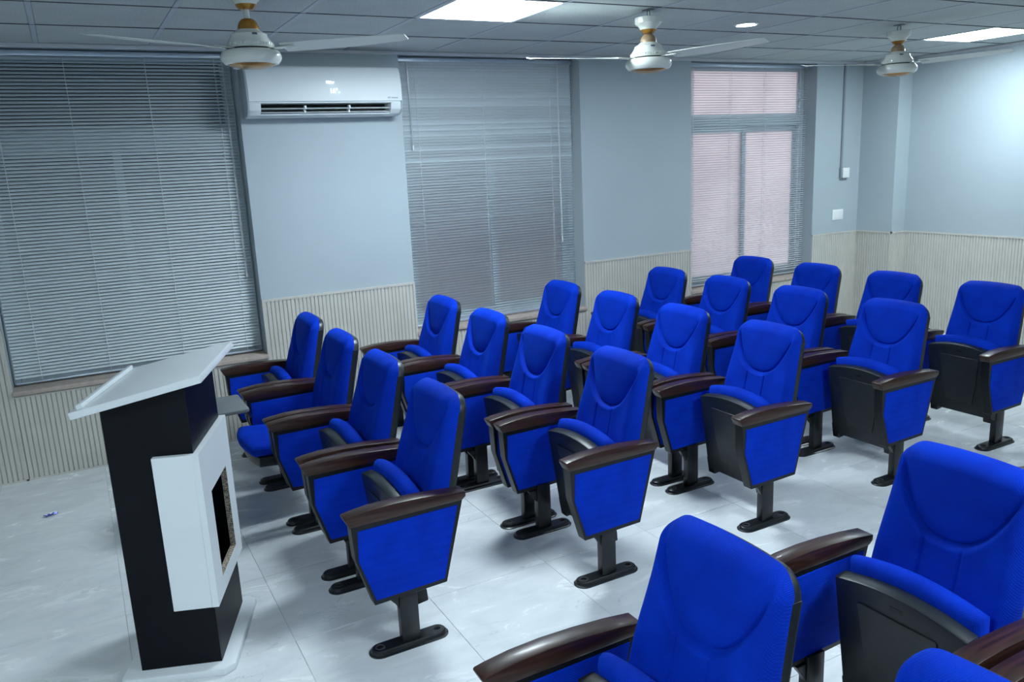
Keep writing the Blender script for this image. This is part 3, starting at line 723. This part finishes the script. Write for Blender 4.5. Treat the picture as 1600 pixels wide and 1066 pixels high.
arm_poly = [(-0.222, 0.590), (-0.205, 0.556), (0.240, 0.556), (0.256, 0.568), (0.257, 0.588), (0.17, 0.599), (0.07, 0.607), (-0.03, 0.6105), (-0.12, 0.608), (-0.19, 0.600), (-0.218, 0.595)]
arm_me = G().prism(arm_poly, -0.0305, 0.0305).mesh('armrest', bevel=0.003, seg=2, sharp=25)
side_poly = [(-0.200, 0.557), (-0.194, 0.424), (-0.136, 0.227), (0.157, 0.235), (0.243, 0.557)]
side_me = G().prism(side_poly, -0.026, 0.026).mesh('side_frame', bevel=0.002, seg=1, sharp=30)
pp = [(-0.177, 0.536), (-0.183, 0.418), (-0.129, 0.246), (0.148, 0.253), (0.220, 0.541)]
pan_me = G().prism(pp, -0.0035, 0.0035).mesh('side_panel', bevel=0.0025, seg=2)
post_me = G().box(-0.032, 0.042, -0.019, 0.019, 0.018, 0.25).mesh('leg', bevel=0.003, seg=2)
gus_me = G().prism([(-0.075, 0.226), (-0.032, 0.226), (-0.032, 0.160), (-0.045, 0.185), (-0.062, 0.205)], -0.012, 0.012).mesh('leg_gusset', bevel=0.002, seg=1)
def stadium(L, W, n=10):
    P = []
    for k in range(n+1):
        a = -PI/2+PI*k/n; P.append((L/2-W/2+W/2*math.cos(a), W/2*math.sin(a)))
    for k in range(n+1):
        a = PI/2+PI*k/n; P.append((-(L/2-W/2)+W/2*math.cos(a), W/2*math.sin(a)))
    return P
foot_me = loft([(stadium(0.325, 0.090), 0.0), (stadium(0.325, 0.090), 0.004), (stadium(0.312, 0.077), 0.007), (stadium(0.304, 0.069), 0.018), (stadium(0.294, 0.059), 0.022)], 'foot', 30)
bolt_me = G().lathe([(0.019, 0.0), (0.019, 0.002), (0.015, 0.0035), (0.013, 0.0015), (0.0, 0.0015)], 20).mesh('bolt_cap')

def make_chair(folded=True):
    r = empty('auditorium_chair')
    link('back_shell', shell_back_me, 'shell', r); link('back_cushion', cush_back_me, 'fabric', r)
    if folded: loc, th = (0.060, 0, 0.130), math.radians(83)
    else: loc, th = (0.165, 0, 0.282), math.radians(5)
    s = link('seat_shell', seat_shell_me, 'shell', r, loc, (0, th, 0))
    link('seat_cushion', seat_cush_me, 'fabric', s)
    link('underside_panel', under_me, 'shell', s); link('number_slot', slot_me, 'black', s)
    for sy in (-1, 1): link('seat_hinge', lug_me, 'black', s, (0, sy*0.176, 0))
    for sy in (-1, 1):
        y = sy*0.2955
        f = link('side_frame', side_me, 'black', r, (0, y, 0))
        for d in (-1, 1): link('side_panel', pan_me, 'fabric', f, (0, d*0.0255, 0))
        link('armrest', arm_me, 'wood', r, (0, y, 0))
        lg = link('leg', post_me, 'steel', r, (0, y-sy*0.0205, 0)); link('leg_gusset', gus_me, 'steel', lg)
        ft = link('foot', foot_me, 'steel', r, (0.0, y-sy*0.0205, 0))
        for bx in (-0.118, 0.118): link('bolt_cap', bolt_me, 'rubber', ft, (bx, 0, 0.0205))
    return r

ROWX = [1.769, 2.700, 3.656, 4.635, 5.565]
COLY = [-0.645, -1.320, -1.990, -2.678]
rown = ['front row', 'second row', 'third row', 'fourth row', 'back row']
coln = ['at the window end', 'second from the windows', 'second from the aisle', 'at the aisle end']
proto = make_chair(True); first = True
for ri, X in enumerate(ROWX):
    for ci, Y in enumerate(COLY):
        if (ri, ci) == (0, 1): continue
        o = proto if first else copy_tree(proto); first = False
        o.location = (X+random.uniform(-0.004, 0.004), Y, 0)
        tag(o, 'blue folding auditorium chair of the far block, %s, %s' % (rown[ri], coln[ci]), 'chair', 'blue auditorium chairs in rows')
for (ri, Y, lab) in ((0, -4.345, 'large blue auditorium chair in the right foreground, its dark arm by the aisle'),
                     (0, -5.02, 'blue auditorium chair at the bottom right edge, mostly cut off'),
                     (1, -4.345, 'blue auditorium chair in the right foreground with folded seat showing, behind the nearest one'),
                     (1, -5.02, 'blue auditorium chair at the right edge showing only a dark armrest, near block second row'),
                     (2, -4.345, 'blue auditorium chair cut off at the right edge behind the two foreground chairs')):
    o = copy_tree(proto); o.location = (ROWX[ri]+0.010, Y, 0); tag(o, lab, 'chair', 'blue auditorium chairs in rows')
# the one with its seat down and a writing tablet swung out
oc = make_chair(False); oc.location = (ROWX[0], COLY[1], 0)
tag(oc, 'blue auditorium chair with its seat folded down and a grey writing tablet, front row', 'chair', 'blue auditorium chairs in rows')
tb = link('writing_tablet', G().prism([(-0.50, -0.12), (-0.49, -0.135), (-0.268, -0.135), (-0.252, -0.12), (-0.252, 0.185), (-0.262, 0.20), (-0.49, 0.20), (-0.50, 0.19)], 0.604, 0.622, 'z').mesh('writing_tablet', bevel=0.003), 'grey', oc)
tb['label'] = 'grey writing tablet'
g = G(); g.tube([(-0.30, 0.06, 0.602), (-0.262, 0.10, 0.56), (-0.215, 0.22, 0.50), (-0.190, 0.27, 0.46)], 0.008, 8); g.tube([(-0.275, 0.02, 0.602), (-0.235, 0.10, 0.55), (-0.190, 0.24, 0.47)], 0.008, 8)
g.box(-0.34, -0.26, 0.0, 0.09, 0.598, 0.6045)
link('tablet_bracket', g.mesh('tablet_bracket'), 'steel', tb)

# ------------------------------------------------------------------ crumpled wrapper on the floor
g = G(); V = []; F = []; n = 7
for i in range(n):
    for j in range(4):
        V.append((i*0.011-0.033+random.uniform(-.002, .002), j*0.010-0.015+random.uniform(-.002, .002), 0.003+abs(math.sin(i*1.3+j*2.1))*0.009+(0.006 if j in (1, 2) else 0)))
for i in range(n-1):
    for j in range(3): F.append((i*4+j, (i+1)*4+j, (i+1)*4+j+1, i*4+j+1))
me = bpy.data.meshes.new('candy_wrapper'); me.from_pydata(V, [], F); me.materials.append(M['foil']); me.materials.append(M['foilw'])
for k, p in enumerate(me.polygons): p.material_index = 1 if k % 3 == 1 or k in (4, 8) else 0
wr = link('candy_wrapper', me, None, None, (0.508, -0.709, 0.0), (0, 0, 0.35))
sm = wr.modifiers.new('thickness', 'SOLIDIFY'); sm.thickness = 0.0008
tag(wr, 'small crumpled blue and white wrapper lying on the floor', 'wrapper')
